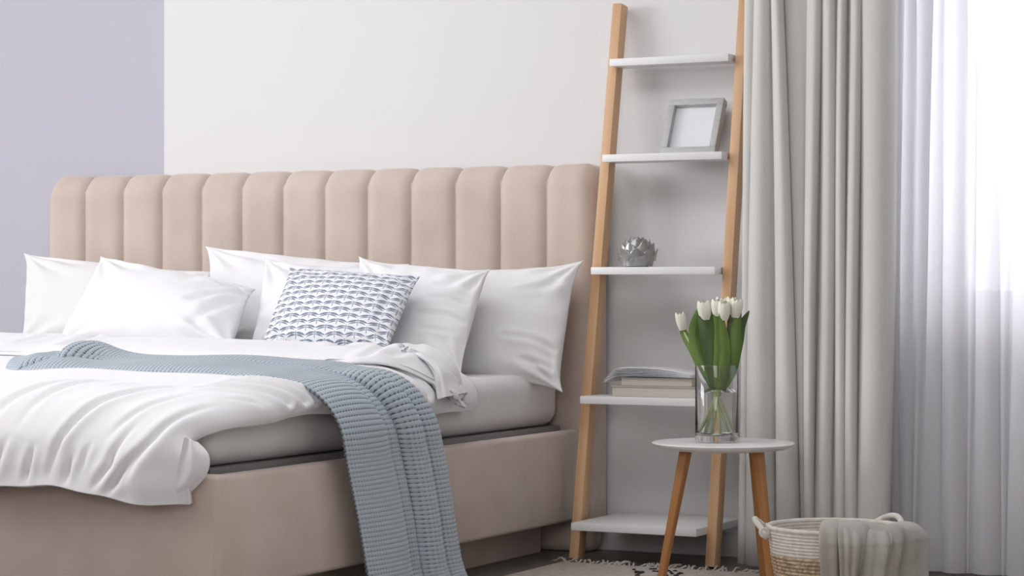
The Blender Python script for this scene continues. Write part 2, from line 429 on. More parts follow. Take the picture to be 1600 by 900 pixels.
# ------------------------------------------------------------------ pillows
def pillow(name, TL, TR, BR, BL, thick, m, label, cat_, group=None, seed=1, bow=.07, sag=.25, wr=.006, n=56, creases=(), puffy=.5):
    TL, TR, BR, BL = [np.array(p) for p in (TL, TR, BR, BL)]
    g = np.linspace(-1, 1, n)
    g = np.sign(g)*(1-(1-np.abs(g))**1.35)
    U, V = np.meshgrid(g, g, indexing='ij')          # u: left-right, v: bottom-top
    def base(U, V):
        u = U*(1-1.25*bow*(1-np.abs(V)**5)*np.abs(U)**2); v = V*(1-1.5*bow*(1-np.abs(U)**5)*np.abs(V)**2)
        a = (u+1)/2; b = (v+1)/2
        a = a[..., None]; b = b[..., None]
        return (BL*(1-a)+BR*a)*(1-b)+(TL*(1-a)+TR*a)*b
    B = base(U, V)
    nn = np.cross(TR+BR-TL-BL, TL+TR-BL-BR); nn = nn/np.linalg.norm(nn)
    if nn[1] > 0: nn = -nn
    e = np.clip((1-U**2)*(1-V**2), 0, 1)
    h = thick*e**puffy*(1-sag*V*.6)
    edge = np.exp(-(1-np.maximum(np.abs(U), np.abs(V)))/.25)*(1-np.maximum(np.abs(U), np.abs(V)))**.5
    wv = wr*waves(U, V, 3.2, seed)*e**.5
    ew = wr*1.7*edge*(np.sin(V*15+2*waves(U, V, 2, seed+3))*(np.abs(U) > np.abs(V))+np.sin(U*17+2*waves(U, V, 2, seed+4))*(np.abs(V) >= np.abs(U)))
    # pulls radiating from the corners
    for cu in (-1, 1):
        for cv in (-1, 1):
            d = np.hypot(U-cu, V-cv); an = np.arctan2(V-cv, U-cu)
            wv = wv+wr*1.2*np.sin(an*11+seed)*np.exp(-((d-.45)/.3)**2)
    cr = np.zeros_like(U)
    for poly, dep, wd in creases:
        d = seg_dist(U, V, poly)
        cr += -dep*np.exp(-(d/wd)**2)+dep*.7*np.exp(-((d-1.9*wd)/(1.2*wd))**2)
    ins = (e > 1e-6)
    front = B+nn*((h+(wv+ew+cr)*ins)*1.0)[..., None]
    back = B-nn*((h*.75+wv*.5*ins))[..., None]
    v = np.concatenate([front.reshape(-1, 3), back.reshape(-1, 3)])
    f = grid_faces(n, n)+[t[::-1] for t in grid_faces(n, n, n*n)]
    uv = np.stack([(U+1)/2, (V+1)/2], -1).reshape(-1, 2); uv = np.concatenate([uv, uv])
    c = v.mean(0); c[2] = v[:, 2].min()
    o = obj(name, v, f, m, None, label, cat_, group, uvs=uv, base=tuple(c))
    b = bmesh.new(); b.from_mesh(o.data)
    bmesh.ops.remove_doubles(b, verts=b.verts, dist=1e-6); bmesh.ops.recalc_face_normals(b, faces=b.faces)
    b.to_mesh(o.data); b.free()
    return o
G = 'white bed pillows'
pillow('pillow', at(36, 395, y=-.07), at(335, 424, y=-.09), at(335, 552, y=-.26), at(26, 545, y=-.26), .055, M_cotton_back,
       'white pillow farthest left, its tip rising beside the lavender wall', 'pillow', G, 1, bow=.05)
pillow('pillow', at(320, 384, y=-.12), at(640, 412, y=-.07), at(630, 570, y=-.26), at(315, 545, y=-.30), .055, M_cotton,
       'white pillow with a pointed upright corner at the middle of the headboard', 'pillow', G, 2, bow=.05)
pillow('pillow', at(640, 420, y=-.07), at(913, 406, y=-.085), at(880, 614, y=-.20), at(618, 588, y=-.25), .065, M_cotton_back,
       'white pillow farthest right, its lower corner hanging over the mattress edge', 'pillow', G, 3, bow=.07,
       creases=[([(.35, -.3), (.7, -.33), (.95, -.42)], .006, .035), ([(.55, -.65), (.9, -.7)], .006, .04), ([(.4, .45), (.9, .62)], .004, .05)])
pillow('pillow', at(157, 400, y=-.34), at(400, 452, y=-.36), at(366, 548, y=-.62), at(80, 552, y=-.60), .085, M_cotton,
       'plump white pillow in front at the left, wrinkled at its right end', 'pillow', G, 4, bow=.045,
       creases=[([(.98, .8), (.75, .74), (.45, .74)], .007, .035), ([(.94, .62), (.7, .25), (.5, -.1)], .007, .045), ([(.92, .3), (.7, -.3), (.6, -.6)], .006, .05)])
pillow('pillow', at(413, 403, y=-.29), at(640, 425, y=-.26), at(625, 560, y=-.44), at(385, 556, y=-.50), .05, M_cotton,
       'white pillow standing behind the patterned blue cushion', 'pillow', G, 5, bow=.045)
pillow('pillow', at(560, 400, y=-.255), at(767, 420, y=-.27), at(721, 590, y=-.46), at(540, 592, y=-.46), .06, M_cotton,
       'white pillow with creases between the patterned cushion and the rightmost pillow', 'pillow', G, 6, bow=.055,
       creases=[([(.3, .25), (.6, .28), (.9, .22)], .005, .035), ([(.2, -.05), (.6, -.02), (.92, -.08)], .006, .035), ([(.35, .5), (.85, .55)], .004, .04), ([(.3, -.3), (.85, -.3)], .004, .04)])
cu = pillow('cushion', at(452, 418, y=-.42), at(657, 432, y=-.44), at(606, 548, y=-.605), at(404, 550, y=-.595), .055, M_print,
       'small white cushion printed with rows of slate blue dragonflies', 'cushion', None, 9, bow=.03, wr=.003,
       creases=[([(.95, .9), (.82, .4), (.78, -.2)], .004, .06)])

# ------------------------------------------------------------------ duvet
_Y = [-3, -1.95, -1.85, -1.70, -1.5, -1.3, -1.1, -.9, -.7, -.4]
_Z = [.53, .53, .540, .560, .577, .587, .592, .594, .595, .585]
def ztop(x, y):
    z = np.interp(y, _Y, _Z)
    return z-.018*sstep(-.45, -.08, x)
duvet = empty('duvet', (-.9, -1.3, .535), 'rumpled white duvet spread over the bed and hanging at the foot', 'duvet')
def duvet_cover():
    na, nb = 230, 230
    RP = cat([(-.24, 0), (-.15, -.006), (-.085, -.028), (-.05, -.062), (-.042, -.098), (-.050, -.125)], 60)
    FP = cat([(-1.70, 0), (-1.80, -.010), (-1.895, -.045), (-1.960, -.110), (-1.985, -.18), (-1.995, -.245)], 90)
    xa = np.concatenate([np.linspace(-1.98, -.24, na-60, endpoint=False), RP[:, 0]]); da = np.concatenate([np.zeros(na-60), RP[:, 1]])
    arc = np.concatenate([[0], np.cumsum(np.hypot(np.diff(RP[:, 0]), np.diff(RP[:, 1])))])
    xflat = np.concatenate([np.linspace(-1.98, -.24, na-60, endpoint=False), -.24+arc])
    yb = np.concatenate([np.linspace(-.62, -1.70, nb-90, endpoint=False), FP[:, 0]]); db = np.concatenate([np.zeros(nb-90), FP[:, 1]])
    A, Bb = np.arange(na), np.arange(nb)
    X = np.repeat(xa[:, None], nb, 1); XF = np.repeat(xflat[:, None], nb, 1); DA = np.repeat(da[:, None], nb, 1)
    Y = np.repeat(yb[None], na, 0); DB = np.repeat(db[None], na, 0)
    tb = np.repeat(np.concatenate([np.zeros(nb-90), np.linspace(0, 1, 90)])[None], na, 0)     # 0..1 down the foot
    ta = np.repeat(np.concatenate([np.zeros(na-60), np.linspace(0, 1, 60)])[:, None], nb, 1)  # 0..1 over the right edge
    wb = sstep(.0, .75, tb)
    # right hem: deeper near the pillows, shallow near the foot
    hem = np.interp(Y, [-1.9, -1.6, -1.3, -1.0, -.62], [.55, .55, .75, .98, 1.0])
    x = X*(1-wb)+(XF-.115*sstep(-.6, 0, XF)-.06*np.exp(-((tb-.42)/.17)**2)*ta**2)*wb
    z0 = np.where(tb > 0, np.interp(-1.70, _Y, _Z)+0*Y, 0)
    zt = np.where(tb > 0, np.interp(-1.70, _Y, _Z), np.interp(Y, _Y, _Z))-.018*sstep(-.45, -.08, x)
    z = zt+DA*hem*(1-wb*.75)+DB*.94*(1-.04*wb*sstep(.45, 1, ta))
    y = Y+.055*wb*sstep(.35, 1, ta)*tb
    # scalloped, slightly uneven foot hem
    z = z+tb**3*(.007*np.sin(x*13+1)+.002*np.sin(x*41))*(1-.5*ta)
    # corner hem pulled round
    P = np.stack([x, y, z], -1)
    nn = grid_normals(P)
    if nn[na//3, nb//3, 2] < 0: nn = -nn
    # puff and creases
    s = XF; t = np.where(tb > 0, -1.70-.42*tb, Y)
    d = .006*waves(s, t, 9, 3)+.0016*waves(s, t, 22, 5)
    d += .0042*tb*(1-tb)*4*waves(s*1.6, t*.45, 11, 8)
    d += .0035*sstep(.55, 1, tb)*waves(s*2.0, t*.25, 22, 11)            # gathers near the hem
    d += .0035*sstep(.1, .8, ta)*waves(s*.5, t*1.9, 20, 12)*(1-wb)
    def c(px): return (px-325)/535.
    def q(py): return -1.70-.42*np.clip((py-598)/160., -1.2, 1)
    K = [([(46, 592), (21, 615), (0, 647), (-15, 690)], .012, .014), ([(95, 586), (62, 600), (52, 618), (40, 647), (33, 690)], .013, .013),
         ([(192, 596), (167, 622), (142, 654), (121, 700), (107, 748)], .015, .013), ([(245, 625), (221, 654), (210, 690)], .010, .014),
         ([(242, 679), (231, 722), (199, 752)], .013, .014), ([(280, 700), (249, 736), (224, 766)], .014, .013), ([(72, 708), (63, 756)], .012, .011),
         ([(22, 700), (8, 750)], .012, .012), ([(134, 600), (108, 618), (105, 630)], .008, .010), ([(298, 640), (290, 690), (262, 740)], .012, .015),
         ([(150, 715), (140, 760)], .010, .012), ([(305, 600), (285, 625)], .007, .012), ([(180, 700), (172, 735)], .008, .011)]
    for poly, dep, wd in K:
        pl = [(c(a), q(b)) for a, b in poly]
        d += crease(s, t, pl, dep*.68, wd*.72)
    # wrinkles fanning over the right edge near the foot corner
    for k, (y0, y1) in enumerate([(-1.72, -1.60), (-1.66, -1.52), (-1.60, -1.47), (-1.55, -1.40), (-1.05, -.98), (-.96, -.92), (-.86, -.80)]):
        dd = seg_dist(s, t, [(-.20, y0), (-.11, (y0+y1)/2-.01), (-.02, y1)])
        d += (-.009*np.exp(-(dd/.011)**2)+.007*np.exp(-((dd-.022)/.014)**2))*sstep(.0, .25, ta+.1)
    d = d*(1-.75*sstep(.86, 1, tb))
    # keep the hidden far/left parts and the throw's bed calm
    P = P+nn*d[..., None]
    v = P.reshape(-1, 3)
    o = obj('duvet_cover', v, grid_faces(na, nb), M_cotton, duvet)
    so = o.modifiers.new('thickness', 'SOLIDIFY'); so.thickness = .016; so.offset = -1 if nn[na//3, nb//3, 2] > 0 else 1
    # the turned-under corner that shows beside the hanging edge
    I = np.array([tuple(at(x_, y_, y=-1.955)) for x_, y_ in ((286, 682), (280, 716), (274, 746), (258, 776))])
    Mi = np.array([tuple(at(x_, y_, y=-1.945)) for x_, y_ in ((300, 688), (306, 714), (303, 746), (270, 783))])
    O = np.array([tuple(at(x_, y_, y=-1.92)) for x_, y_ in ((308, 692), (327, 714), (321, 744), (280, 785))])
    g = np.stack([cat(np.stack([cat(q_, 40) for q_ in (I, Mi, O)], 1)[i_], 24) for i_ in range(40)])
    ww = np.repeat(np.linspace(0, 1, 24)[None], 40, 0); uu = np.repeat(np.linspace(0, 1, 40)[:, None], 24, 1)
    g[..., 1] += .012*np.sin(ww*7+uu*3)*ww*(1-ww)*2+.004*waves(uu, ww, 6, 77)
    o2 = obj('turned_corner', g.reshape(-1, 3), grid_faces(40, 24), M_cotton, duvet)
    so = o2.modifiers.new('thickness', 'SOLIDIFY'); so.thickness = .006; so.offset = 0
    return o
dc = duvet_cover()

def fold_back():
    """top layer of the duvet turned back toward the foot"""
    n, m = 200, 64
    X = np.linspace(-1.98, -.20, n-60)
    # stations along the bed width: ridge (far) to edge (near); each column is a profile
    cols = []
    prof = lambda yr, zr, ye, ze: [(yr+.07, zr-.09), (yr+.045, zr-.035), (yr+.01, zr-.004), (yr-.04, zr), (yr-.13, zr-.008), ((yr+ye)/2-.02, (zr+ze)/2+.012), (ye+.05, ze+.022), (ye+.008, ze+.012), (ye, ze), (ye+.03, ze-.008)]
    st = []
    def S(x, yr, zr, ye, ze): st.append([(x, a, b) for a, b in prof(yr, zr, ye, ze-.013)])
    S(-1.98, -.70, .655, -1.06, .610); S(-1.5, -.70, .65, -1.08, .610); S(-1.2, -.70, .642, -1.06, .608)
    S(-.9, -.71, .634, -1.05, .606); S(-.6, -.71, .634, -1.05, .605); S(-.40, -.72, .634, -1.05, .602); S(-.27, -.72, .630, -1.03, .598)
    # right end: sinks and curls over the edge of the bed
    def E(x, dx, yr, zr, ye, ze, k):
        pts = prof(yr, zr, ye, ze)
        pts = [((yr+(a-yr)*k) if a > yr else a, zr+(b-zr)*k if a > yr else b) for a, b in pts]
        st.append([(x+dx*i/9, a, b) for i, (a, b) in enumerate(pts)])
    E(-.17, .02, -.735, .630, -.99, .588, .9); E(-.115, .03, -.745, .620, -.945, .567, .7); E(-.075, .035, -.755, .600, -.90, .537, .55)
    E(-.045, .035, -.765, .568, -.865, .512, .45); E(-.026, .016, -.77, .530, -.835, .492, .35); E(-.014, .006, -.775, .505, -.815, .474, .3)
    st = np.array(st)
    A = cat(st, n); Bm = np.stack([cat(A[i], m) for i in range(n)])
    nn = grid_normals(Bm)
    if nn[n//3, m//2, 2] < 0: nn = -nn
    s = Bm[..., 0]+0; t = np.repeat(np.linspace(0, .5, m)[None], n, 0)
    tail = sstep(-.30, -.05, s)
    idx = np.repeat(np.linspace(0, 1, n)[:, None], m, 1)*2.4
    d = (.006*waves(s, t, 10, 31)+.0018*waves(s, t, 26, 32))*(1-.6*tail)+tail*(.0022*waves(idx*1.6, t*.7, 9, 33))
    for poly, dep, wd in [([(-.30, .12), (-.22, .22), (-.19, .36)], .006, .014), ([(-.20, .10), (-.12, .22), (-.14, .34)], .006, .014), ([(-.13, .15), (-.08, .3)], .004, .014),
                          ([(-.45, .10), (-.36, .2)], .007, .02), ([(-1.3, .1), (-1.18, .3)], .008, .016), ([(-1.42, .15), (-1.38, .28)], .007, .014)]:
        dd = seg_dist(s, t, poly); d += -dep*np.exp(-(dd/wd)**2)+dep*.8*np.exp(-((dd-2*wd)/(1.3*wd))**2)
    d = d*(1-tail*(1-sstep(.15, .30, t)))*(1-.9*sstep(.86, .97, idx/2.4))
    Bm = Bm+nn*d[..., None]
    o = obj('folded_back_edge', Bm.reshape(-1, 3), grid_faces(n, m), M_cotton, duvet)
    so = o.modifiers.new('thickness', 'SOLIDIFY'); so.thickness = .012; so.offset = -1 if nn[n//3, m//2, 2] > 0 else 1
fold_back()

# ------------------------------------------------------------------ knitted throw
def throw():
    st = np.array([
        [(-1.035, -1.38, .60), (-1.05, -1.26, .60)], [(-.98, -1.43, .60), (-.98, -1.22, .60)], [(-.90, -1.47, .60), (-.90, -1.225, .60)],
        [(-.70, -1.48, .6), (-.70, -1.24, .6)], [(-.45, -1.49, .6), (-.45, -1.23, .6)], [(-.22, -1.495, .572), (-.20, -1.16, .588)],
        [(-.105, -1.485, .546), (-.09, -1.11, .558)], [(-.042, -1.473, .502), (-.024, -1.07, .510)], [(-.010, -1.45, .44), (.004, -1.025, .445)],
        [(-.008, -1.422, .355), (.004, -.985, .36)], [(-.004, -1.375, .21), (.006, -.935, .21)], [(.0, -1.335, .07), (.008, -.897, .07)], [(.012, -1.318, .012), (.02, -.885, .014)]])
    ns, nw = 900, 150
    S = cat(st, ns)
    w = np.linspace(0, 1, nw)
    mid = S.mean(1); arc = np.concatenate([[0], np.cumsum(np.linalg.norm(np.diff(mid, axis=0), axis=1))])
    # even arc spacing
    tt = np.interp(np.linspace(0, arc[-1], ns), arc, np.arange(ns))
    S = np.stack([[np.interp(tt, np.arange(ns), S[:, k, c]) for c in range(3)] for k in range(2)], 0).transpose(2, 0, 1)
    arc = np.linspace(0, arc[-1], ns)
    P = S[:, 0][:, None]*(1-w)[None, :, None]+S[:, 1][:, None]*w[None, :, None]
    AR = np.repeat(arc[:, None], nw, 1); Wd = np.repeat(w[None], ns, 0)
    X = P[..., 0]; Y = P[..., 1]
    top = 1-sstep(-.30, -.12, X)
    zt = ztop(X, Y)+.006-.008*sstep(-.6, -1.2, X)-.022*np.exp(-Wd/.07)
    P[..., 2] = P[..., 2]*(1-top)+zt*top
    nn = grid_normals(P)
    if nn[ns//3, nw//2, 2] < 0: nn = -nn
    hang = sstep(-.14, -.02, X)
    # pleats: wide flat panel, recessed groove, two rolls
    def lobe(a, b, h, p=.5): 
        t = np.clip((Wd-a)/(b-a), 0, 1); return h*np.clip(4*t*(1-t), 0, 1)**p
    drift = .03*sstep(.8, 1.7, AR)
    g1 = .47+drift
    pl = lobe(-.04, g1, .034, .38)
    pl = np.maximum(pl, lobe(g1, .62+drift, .012, .6)); pl = np.maximum(pl, lobe(.60+drift*.8, .82, .050, .5)); pl = np.maximum(pl, lobe(.815, 1.03, .040, .5))
    d = pl*(.10+.90*hang)
    d += .004*waves(AR, Wd*.4, 14, 41)*hang*Wd
    # bunched end lying on the bed
    def bump(x0, w0, h, sx, sw): return h*np.exp(-((X-x0)/sx)**2-((Wd-w0)/sw)**2)
    bn = bump(-.855, .80, .036, .058, .30)+bump(-.955, .55, .020, .045, .35)+bump(-1.12, .5, .010, .04, .4)+bump(-.80, .85, .014, .07, .22)+bump(-.86, .30, .008, .1, .2)
    bn -= .040*np.exp(-(seg_dist(X, Wd*.3, [(-.93, .02), (-.88, .09), (-.82, .13), (-.76, .135)])/.013)**2)
    bn += .004*waves(X, Wd*.3, 22, 44)*top*sstep(-.55, -.85, X)
    d += bn*top
    d += .003*waves(X, Wd*.3, 18, 46)*top
    d = np.maximum(d, -.006)
    P[..., 1] -= top*.075*np.exp(-((X+.835)/.040)**2-((Wd-.60)/.20)**2)
    # knitted ribs
    zig = np.abs(((Wd*.4/.010) % 1)-.5)
    ph = AR/.0122+.5*zig*0
    d += .0044*np.abs(np.sin(math.pi*ph))
    P = P+nn*d[..., None]
    P[..., 2] = np.maximum(P[..., 2], .012)
    uv = np.stack([Wd*.42, AR], -1).reshape(-1, 2)
    o = obj('throw_blanket', P.reshape(-1, 3), grid_faces(ns, nw), M_knit, None, 'blue grey ribbed knit throw draped across the duvet and down the bed side', 'blanket', uvs=uv, base=(0, -1.1, .012))
    so = o.modifiers.new('thickness', 'SOLIDIFY'); so.thickness = .008; so.offset = -1 if nn[ns//3, nw//2, 2] > 0 else 1
throw()

# ------------------------------------------------------------------ ladder shelf
lad = empty('ladder_shelf', (.24, -.05, 0), 'leaning ladder shelf of light wood with white boards', 'shelf')
def post(b, t, wx, wy):
    b, t = Vector(b), Vector(t); L = (t-b).length
    bm = bmesh.new(); add_box(bm, -wx/2, wx/2, -wy/2, wy/2, 0, L, bev=.003)
    q = (t-b).normalized()
    yv = Vector((0, 1, 0)); yv = (yv-q*yv.dot(q)).normalized(); xv = yv.cross(q)
    o = bm_obj('post', bm, M_wood, None, smooth=True)
    o.parent = lad; WL[o] = Vector((0, 0, 0))
    o.matrix_local = Matrix.Translation(b-WL[lad]) @ Matrix((xv, yv, q)).transposed().to_4x4()
    return o
PB, PT = -.142, .083
post((.018, PB, .002), (.054, PT, 1.618), .030, .046)
post((.444, PB-.012, .002), (.452, PT, 1.618), .030, .046)
for z, yf, yb in ((.105, -.24, WY-.016), (.4615, -.18, -.05), (.831, -.107, .0), (1.158, -.055, .046), (1.44, -.005, .086)):
    box_obj('board', (.046 if z < 1 else .058, .431, yf, yb, z-.011, z+.011), M_lacq, lad, bev=.002)

# picture frame on the fourth board
def picture():
    z0 = 1.170; y0 = -.018
    a = at(1030, 241, y=y0); b = at(1116, 241, y=y0)
    x0, x1 = a.x, b.x; hgt = .178; tilt = math.radians(25)
    e = empty('picture_frame', ((x0+x1)/2, y0, z0), 'grey picture frame leaning back on the second board from the top', 'frame')
    Rm = Matrix.Rotation(-tilt, 4, 'X'); w = x1-x0; bw = .020
    def loc(bm): 
        bmesh.ops.transform(bm, matrix=Rm, verts=bm.verts)
        bmesh.ops.translate(bm, vec=WL[e], verts=bm.verts)
        return bm
    for nm, bx in (('side_bar', (-w/2, -w/2+bw, bw, hgt-bw)), ('side_bar', (w/2-bw, w/2, bw, hgt-bw)), ('rail_bar', (-w/2, w/2, 0, bw)), ('rail_bar', (-w/2, w/2, hgt-bw, hgt))):
        bm = bmesh.new(); add_box(bm, bx[0], bx[1], 0, .030, bx[2], bx[3], bev=.0015)
        bm_obj(nm, loc(bm), M_grey, e, smooth=True)
    bm = bmesh.new(); add_box(bm, -w/2+bw, w/2-bw, .018, .021, bw, hgt-bw); bm_obj('print_sheet', loc(bm), M_paper, e, label='blank white sheet')
    bm = bmesh.new(); add_box(bm, -w/2+.01, w/2-.01, .024, .029, .01, hgt-.01); bm_obj('back_board', loc(bm), M_dark, e)
picture()

# artichoke ornament on the middle board
def artichoke():
    z0 = .842; c = at(995.5, 416, y=-.03); c.z = z0
    e = empty('artichoke_ornament', c, 'silver grey ceramic artichoke ornament on the middle board', 'ornament')
    R = .054
    prof = [(0, 0), (.032, 0), (.042, .010), (.047, .028), (.046, .046), (.038, .062), (.025, .074), (.010, .080), (0, .081)]
    v, f = lathe(prof, c, 24); obj('body', v, f, M_silver, e)
    rnd = random.Random(4)
    leafs = {}
    def leaf_mesh():
        # pointed cupped scale, local: x across, z up, y outward (negative = out)
        pr = [(0, .85), (.25, 1.0), (.5, .98), (.72, .74), (.88, .40), (.96, .16), (1.0, .02)]
        v = []; m = 7
        for t, w in pr:
            for k in range(m):
                s = -1+2*k/(m-1)
                v.append((s*w*.5, -.10*t*t*1.6+.20*s*s*w*w-.02*math.cos(s*3.1)*w, t))
        n = len(v)
        f = grid_faces(len(pr), m)
        v2 = [(x, y+.05, z) for x, y, z in v]
        f += [q[::-1] for q in grid_faces(len(pr), m, n)]
        L = len(pr)
        for i in range(L-1):
            f.append((i*m, (i+1)*m, n+(i+1)*m, n+i*m)); f.append((i*m+m-1, n+i*m+m-1, n+(i+1)*m+m-1, (i+1)*m+m-1))
        f.append(tuple((L-1)*m+k for k in range(m))+tuple(n+(L-1)*m+k for k in range(m-1, -1, -1)))
        return mesh_of('leaf', v+v2, f, M_silver)
    me = leaf_mesh()
    rows = [(.002, .046, 8, .046, .034, -12), (.018, .0535, 8, .047, .036, -2), (.036, .0530, 8, .044, .033, 13), (.052, .046, 7, .038, .030, 29), (.064, .034, 6, .031, .027, 44), (.073, .018, 4, .022, .019, 62)]
    for ri, (z, r, n, w, h, tl) in enumerate(rows):
        for k in range(n):
            th = 2*math.pi*(k+.5*(ri % 2))/n+rnd.uniform(-.06, .06)
            o = bpy.data.objects.new('leaf', me); COL.objects.link(o); o.parent = e
            # local -y outward -> rotate about z so that -y points to th
            Rz = Matrix.Rotation(th+math.pi/2, 4, 'Z'); Rx = Matrix.Rotation(math.radians(-tl+rnd.uniform(-4, 4)), 4, 'X')
            o.matrix_local = Matrix.Translation((r*math.cos(th), r*math.sin(th), z)) @ Rz @ Rx @ Matrix.Diagonal((w, .035, h, 1))
artichoke()

# books on the fourth board from the top
def book(name, x0, x1, y0, y1, z0, z1, cov, label, rot=0):
    c = Vector(((x0+x1)/2, (y0+y1)/2, z0))
    e = empty(name, c, label, 'book', 'books on the ladder shelf')
    t = .0022
    Rm = Matrix.Translation(c) @ Matrix.Rotation(rot, 4, 'Z') @ Matrix.Translation(-c)
    def mk(nm, bx, m, bev):
        bm = bmesh.new(); add_box(bm, *bx, bev=bev); bmesh.ops.transform(bm, matrix=Rm, verts=bm.verts); bm_obj(nm, bm, m, e, smooth=True)
    mk('cover', (x0, x1, y0, y1, z0, z0+t), cov, .0006); mk('cover', (x0, x1, y0, y1, z1-t, z1), cov, .0006)
    mk('spine', (x1-.003, x1, y0, y1, z0+t, z1-t), cov, .0006)
    mk('pages', (x0+.004, x1-.003, y0+.004, y1-.004, z0+t, z1-t), M_pages, .0)
zb = .4615+.0115
bx0 = at(954, 620, y=-.15).x; bx1 = at(1096, 620, y=-.15).x
book('book', bx0, bx1, -.150, -.005, zb, zb+.030, M_cover1, 'thick beige book lowest in the pile on the ladder shelf')
mx0 = at(968, 600, y=-.145).x; mx1 = at(1081, 600, y=-.145).x
book('book', mx0, mx1, -.143, -.003, zb+.0305, zb+.0545, M_cover2, 'olive grey book in the middle of the pile on the shelf')
def magazine():
    z = zb+.0555
    xl = at(942, 595, y=-.15).x; xr = at(1081, 580, y=-.15).x
    e = empty('magazine', ((xl+xr)/2, -.08, z), 'open white magazine with curled pages on top of the book pile', 'magazine')
    xs = mx0+.004
    for k in range(6):
        # each sheet rises from the right, arches over the left end of the book below and droops
        lift = .004+.0042*k; over = [1.0, .95, .85, .72, .60, .48][k]
        pts = []
        for t in np.linspace(0, 1, 22):
            x = xr+(xs-xr)*min(t/.80, 1)*1.0
            if t <= .80:
                zz = z+lift*(.35+.65*math.sin(math.pi*.5*min(1, t/.55)))*(1 if t < .55 else 1)
            else:
                u = (t-.80)/.20; x = xs-(xs-xl)*u*over
                zz = z+lift-(.020-.0032*k)*u*u
            pts.append((x, zz))
        v = []; 
        ys = np.linspace(-.150+.002*k, -.005-.002*k, 8)
        for x, zz in pts:
            for j, y in enumerate(ys):
                v.append((x, y, zz+.0025*math.sin((j/7)*math.pi)*(k/5)))
        o = obj('page', v, grid_faces(22, 8), M_mag, e)
        so = o.modifiers.new('thickness', 'SOLIDIFY'); so.thickness = .0012
magazine()

# ------------------------------------------------------------------ side table, vase, tulips
TC = Vector((.607, -.481, 0)); TZ = .376
tab = empty('side_table', (TC.x, TC.y, 0), 'round white side table on splayed brown wooden legs', 'table')
prof = [(0, -.020), (.13, -.020), (.165, -.017), (.181, -.010), (.187, -.005), (.188, -.002), (.186, 0), (.182, .0008), (0, .0008)]
v, f = lathe(prof, (TC.x, TC.y, TZ), 96); o = obj('tabletop', v, f, M_tab, tab); smooth_angle(o, 40)
Rv = Vector((math.cos(YAW), math.sin(YAW), 0)); Fv = Vector((-math.sin(YAW), math.cos(YAW), 0))
for (tx, ty), (bx, by) in (((-.102, -.045), (-.170, -.075)), ((.083, -.085), (.112, -.150)), ((.0845, .030), (.1165, .100))):
    b = Vector((TC.x, TC.y, .012))+Rv*bx+Fv*by; t = Vector((TC.x, TC.y, TZ-.02))+Rv*tx+Fv*ty
    L = (t-b).length
    th = 6
    vv = []; n = 20
    for zz, rad in ((0, .0100), (.004, .0108), (L*.5, .0130), (L, .0158)):
        for k in range(n):
            a = 2*math.pi*k/n
            # rounded-square section
            sx, sy = math.cos(a), math.sin(a); s = 1/(abs(sx)**4+abs(sy)**4)**.25
            vv.append((sx*s*rad*.9, sy*s*rad*.9, zz))
    ff = [(i*n+k, i*n+(k+1) % n, (i+1)*n+(k+1) % n, (i+1)*n+k) for i in range(3) for k in range(n)]+[tuple(range(n-1, -1, -1)), tuple(range(3*n, 4*n))]
    o = obj('leg', vv, ff, M_wood2, None); smooth_angle(o, 40)
    o.parent = tab; WL[o] = Vector((0, 0, 0))
    o.matrix_local = Matrix.Translation(b-WL[tab]) @ (t-b).to_track_quat('Z', 'Y').to_matrix().to_4x4() @ Matrix.Rotation(math.radians(28), 4, 'Z')

VC = Vector((.593, -.490, TZ+.0015)); VR = .0575; VH = .203; WH = .131
vase = empty('vase', VC, 'clear cylindrical glass vase half full of water on the table', 'vase')
prof = [(0, 0), (VR-.004, 0), (VR-.001, .0015), (VR, .005), (VR, VH-.001), (VR-.001, VH), (VR-.003, VH), (VR-.0035, VH-.001), (VR-.003, VH-.002), (VR-.003, .026), (VR-.008, .019), (VR-.02, .0165), (0, .016)]
v, f = lathe(prof, VC, 64); o = obj('glass', v, f, M_glass, vase); smooth_angle(o, 50)
prof = [(0, .0163), (VR-.0205, .0168), (VR-.0085, .0193), (VR-.0033, .0262), (VR-.0033, WH), (0, WH)]
v, f = lathe(prof, VC, 64); o = obj('water', v, f, M_water, vase, label='clear water'); smooth_angle(o, 50)

def vp(px, py, dy=0.0):
    return at(px, py, y=VC.y+dy)
def petal_cup(base, axis, length, rad, parent, seed, opened=.0):
    """six pointed petals in two whorls around an upright axis"""
    axis = axis.normalized(); a = axis.cross(Vector((.3, 1, .1))).normalized(); b = axis.cross(a)
    rnd = random.Random(seed)
    for k in range(6):
        th0 = math.pi/3*k+rnd.uniform(-.08, .08); sc = 1.0 if k % 2 else .93
        v = []; n, m = 9, 7
        for i in range(n):
            t = i/(n-1)
            r = 1.22*rad*sc*(math.sin(math.pi*min(1, .14+t*.50))**.7)*(1-.10*t+opened*t)
            half = (.78*(1-t**8)**.6+.02) if t > 0 else .5
            for j in range(m):
                s = -1+2*j/(m-1); th = th0+s*half
                rr2 = r*(1-.10*s*s*t)
                v.append(base+axis*(length*t*sc)+(a*math.cos(th)+b*math.sin(th))*rr2)
        obj('petal', v, grid_faces(n, m), M_petal, parent)
